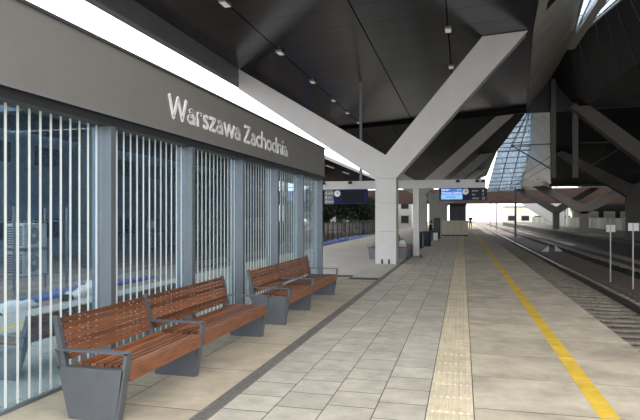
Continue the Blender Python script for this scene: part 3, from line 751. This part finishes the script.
# dark tree behind the fence
def tree(x, y, h, lab, gp='trees behind the left fence'):
    t = thing('tree', lab, 'tree', (x, y, GROUND), group=gp)
    part('trunk', MB().tube((0, 0, 0), (0, 0, h*.6), .14, 7, .07), 'rail', t)
    v = []; f = []; r = random.Random(int(x*7+y))
    for i in range(1500):
        d = Vector((r.gauss(0, 1), r.gauss(0, 1), r.gauss(0, 1))).normalized() * (r.random()**.4)
        c = Vector((d.x*h*.36, d.y*h*.36, h*.65+d.z*h*.36)); a = Vector((r.uniform(-1, 1), r.uniform(-1, 1), r.uniform(-1, 1)))*.22; b = a.orthogonal().normalized()*.16
        n = len(v); v += [c-a, c+b, c+a, c-b]; f.append((n, n+1, n+2, n+3))
    cr = add('crown', mesh('crown', v, f, 'foliage'), t)
for x, y, h, w in ((19, 126, 6, 'leftmost'), (22, 113.5, 7, 'second from left'), (27, 133, 8, 'second from right'), (26.5, 121, 7, 'rightmost')):
    tree(x, y, h, 'dark tree beyond the right of the footbridge, ' + w, 'trees beyond the footbridge')
tree(-13.6, 78, 5.5, 'dark leafy tree behind the fence, close to the big column'); tree(-18.5, 88, 6.5, 'tall dark leafy tree in front of the white building'); tree(-14.2, 92, 6, 'dark leafy tree at the far end of the fence')
tree(-15.5, 60, 6.0, 'dark leafy tree behind the fence, below the navy board'); tree(-17.5, 69, 5.5, 'second dark leafy tree farther behind the fence')

# ------------------------------------------------------------ things farther along the platform
def bin_(x, y, lab):
    t = thing('litter_bin', lab, 'bin', (x, y, 0), group='dark litter bins')
    part('body', MB().tube((0, 0, .03), (0, 0, .78), .20, 16, .22), 'cloth_blue', t, True)
    part('rim', MB().tube((0, 0, .78), (0, 0, .83), .235, 16), 'dark_grey', t)
    part('foot', MB().tube((0, 0, 0), (0, 0, .03), .23, 16), 'black', t)
bin_(-1.90, 31.0, 'dark blue round litter bin nearer the drain'); bin_(-2.25, 29.6, 'dark round litter bin just behind the thin post')
cb = thing('control_cabinet', 'small white cabinet beside the dark kiosk', 'cabinet', (-1.75, 37.6, 0))
part('body', MB().chamfer(-.14, .14, -.15, .15, .05, .55, .02), 'white', cb); part('plinth', MB().box(-.15, .15, -.16, .16, 0, .05), 'mid_grey', cb)
kk = thing('information_totem', 'dark upright information totem beside the third column', 'totem', (-1.85, 42.6, 0))
part('body', MB().chamfer(-.26, .22, -.12, .12, .06, 1.5, .02), 'fence_green', kk); part('foot', MB().box(-.3, .26, -.16, .16, 0, .06), 'dark_grey', kk)
part('poster', MB().box(-.2, .16, -.128, -.12, .5, 1.35), 'dark_grey', kk)
en = thing('panel_enclosure', 'cream waist-high panel enclosure down the platform behind seated person', 'enclosure', (0, 47.5, 0))
for i in range(4):
    x = -1.7+i*.52; part('panel', MB().box(x, x+.50, -.02, .02, .12, 1.28), 'cream', en)
    part('stanchion', MB().box(x-.02, x+.0, -.03, .03, 0, 1.32), 'mid_grey', en)
for i in range(5):
    y = .02+i*.9; part('panel', MB().box(.37, .41, y, y+.86, .12, 1.28), 'light_grey', en)
part('base', MB().box(-1.72, .41, -.05, .05, 0, .10), 'black', en)
hs = thing('stair_housing', 'dark stair housing far down the platform, behind the cream panels', 'stair housing', (0, 66, 0))
part('walls', MB().chamfer(-1.5, .34, 0, 11.5, 0, 3.0, .03), 'dark_wall2', hs)
part('sloped_roof', MB().prism([(-.15, 3.0), (11.65, 3.0), (11.65, 3.35), (-.15, 3.12)], 'x', -1.6, .44), 'dark_grey', hs)
for i in range(3): part('front_panel', MB().box(-1.45+i*.6, -.9+i*.6, -.03, 0, .15, 2.7), 'dark_grey', hs)
bg = thing('travel_bag', 'pale bag lying on the bench behind the big column', 'bag', (-2.32, 22.3, .445))
vb = []
part('bag_body', MB().hexa([(-.15, -.22, 0), (.15, -.22, 0), (.15, .22, 0), (-.15, .22, 0)], [(-.09, -.16, .24), (.09, -.16, .24), (.09, .16, .24), (-.09, .16, .24)]), 'plastic_sheet', bg)
part('handle', MB().tube((0, -.1, .24), (0, -.05, .32), .012, 6).tube((0, -.05, .32), (0, .05, .32), .012, 6).tube((0, .05, .32), (0, .1, .24), .012, 6), 'dark_grey', bg)

# ------------------------------------------------------------ people
def person(label, loc, rz, joints, edges, heads, cloth='cloth_dark'):
    t = thing('person', label, 'person', loc, rz)
    names = list(joints); me = bpy.data.meshes.new('body')
    me.from_pydata([joints[n][:3] for n in names], [(names.index(a), names.index(b)) for a, b in edges], [])
    ob = bpy.data.objects.new('body', me); COL.objects.link(ob)
    md = ob.modifiers.new('s', 'SKIN'); md.use_smooth_shade = True
    sv = me.skin_vertices[0].data
    for i, n in enumerate(names):
        r = joints[n][3]; sv[i].radius = (r, r) if not isinstance(r, tuple) else r; sv[i].use_root = (n == 'pelvis')
    md2 = ob.modifiers.new('d', 'SUBSURF'); md2.levels = 1; md2.render_levels = 1
    dg = bpy.context.evaluated_depsgraph_get(); m2 = bpy.data.meshes.new_from_object(ob.evaluated_get(dg)); bpy.data.objects.remove(ob)
    m2.materials.clear(); m2.materials.append(MATS[cloth]); add('body', m2, t)
    hx, hy, hz = heads
    bm = bmesh.new(); bmesh.ops.create_uvsphere(bm, u_segments=14, v_segments=10, radius=1)
    for v in bm.verts: v.co = Vector((v.co.x*.075, v.co.y*.095, v.co.z*.115)) + Vector((hx, hy, hz))
    me = bpy.data.meshes.new('head'); bm.to_mesh(me); bm.free(); me.materials.append(MATS['skin'])
    for p in me.polygons: p.use_smooth = True
    hd = add('head', me, t)
    part('nose', MB().hexa([(hx-.012, hy-.085, hz-.02), (hx+.012, hy-.085, hz-.02), (hx+.012, hy-.115, hz-.02), (hx-.012, hy-.115, hz-.02)], [(hx-.006, hy-.085, hz+.03), (hx+.006, hy-.085, hz+.03), (hx+.006, hy-.093, hz+.03), (hx-.006, hy-.093, hz+.03)]), 'skin', hd)
    part('eyes', MB().tube((hx-.03, hy-.085, hz+.02), (hx-.03, hy-.095, hz+.02), .01, 6).tube((hx+.03, hy-.085, hz+.02), (hx+.03, hy-.095, hz+.02), .01, 6), 'black', hd)
    bm = bmesh.new(); bmesh.ops.create_uvsphere(bm, u_segments=14, v_segments=10, radius=1)
    for v in bm.verts: v.co = Vector((v.co.x*.083, v.co.y*.09+.02, v.co.z*.10+.035)) + Vector((hx, hy, hz))
    me = bpy.data.meshes.new('hair'); bm.to_mesh(me); bm.free(); me.materials.append(MATS['hair']); add('hair', me, t)
    for s_ in ('l', 'r'):
        h = Vector(joints['hand_'+s_][:3]); hb = MB()
        for k in range(4): hb.tube(h+Vector((-.03+.02*k, 0, 0)), h+Vector((-.03+.02*k, -.02, -.08+.008*abs(k-1.5))), .009, 5)
        hb.tube(h+Vector((.03 if s_ == 'r' else -.03, 0, .01)), h+Vector((.05 if s_ == 'r' else -.05, -.03, -.03)), .01, 5)
        part('hand_fingers', hb, 'skin', t)
EDG = [('pelvis', 'waist'), ('waist', 'chest'), ('chest', 'neck'), ('chest', 'sh_l'), ('chest', 'sh_r'), ('sh_l', 'el_l'), ('sh_r', 'el_r'), ('el_l', 'hand_l'), ('el_r', 'hand_r'),
       ('pelvis', 'hip_l'), ('pelvis', 'hip_r'), ('hip_l', 'kn_l'), ('hip_r', 'kn_r'), ('kn_l', 'an_l'), ('kn_r', 'an_r'), ('an_l', 'toe_l'), ('an_r', 'toe_r')]
def stand():
    J = dict(pelvis=(0, 0, .92, .14), waist=(0, 0, 1.08, .14), chest=(0, 0, 1.32, .15), neck=(0, 0, 1.46, .06))
    for s_, k in (('l', -1), ('r', 1)):
        J.update({'sh_'+s_: (k*.19, 0, 1.36, .07), 'el_'+s_: (k*.25, .02, 1.08, .05), 'hand_'+s_: (k*.25, -.06, .84, .035), 'hip_'+s_: (k*.10, 0, .86, .10),
                  'kn_'+s_: (k*.11, -.02-.06*k, .48, .065), 'an_'+s_: (k*.11, .03-.1*k, .08, .045), 'toe_'+s_: (k*.12, -.12-.1*k, .04, .035)})
    return J
def sit():
    J = dict(pelvis=(0, 0, .56, .14), waist=(0, -.02, .70, .14), chest=(0, -.06, .93, .15), neck=(0, -.10, 1.07, .06))
    for s_, k in (('l', -1), ('r', 1)):
        J.update({'sh_'+s_: (k*.19, -.07, .97, .07), 'el_'+s_: (k*.24, -.12, .72, .05), 'hand_'+s_: (k*.10, -.36, .66, .035), 'hip_'+s_: (k*.10, -.02, .54, .10),
                  'kn_'+s_: (k*.13, -.44, .52, .07), 'an_'+s_: (k*.12, -.46, .08, .045), 'toe_'+s_: (k*.13, -.62, .04, .035)})
    return J
person('seated person in dark clothes in front of the cream panels', (-2.25, 40.2, 0), math.radians(90), sit(), EDG, (0, -.13, 1.20))
person('person in dark clothes standing far down the platform', (.95, 76, 0), 0, stand(), EDG, (0, -.01, 1.60))
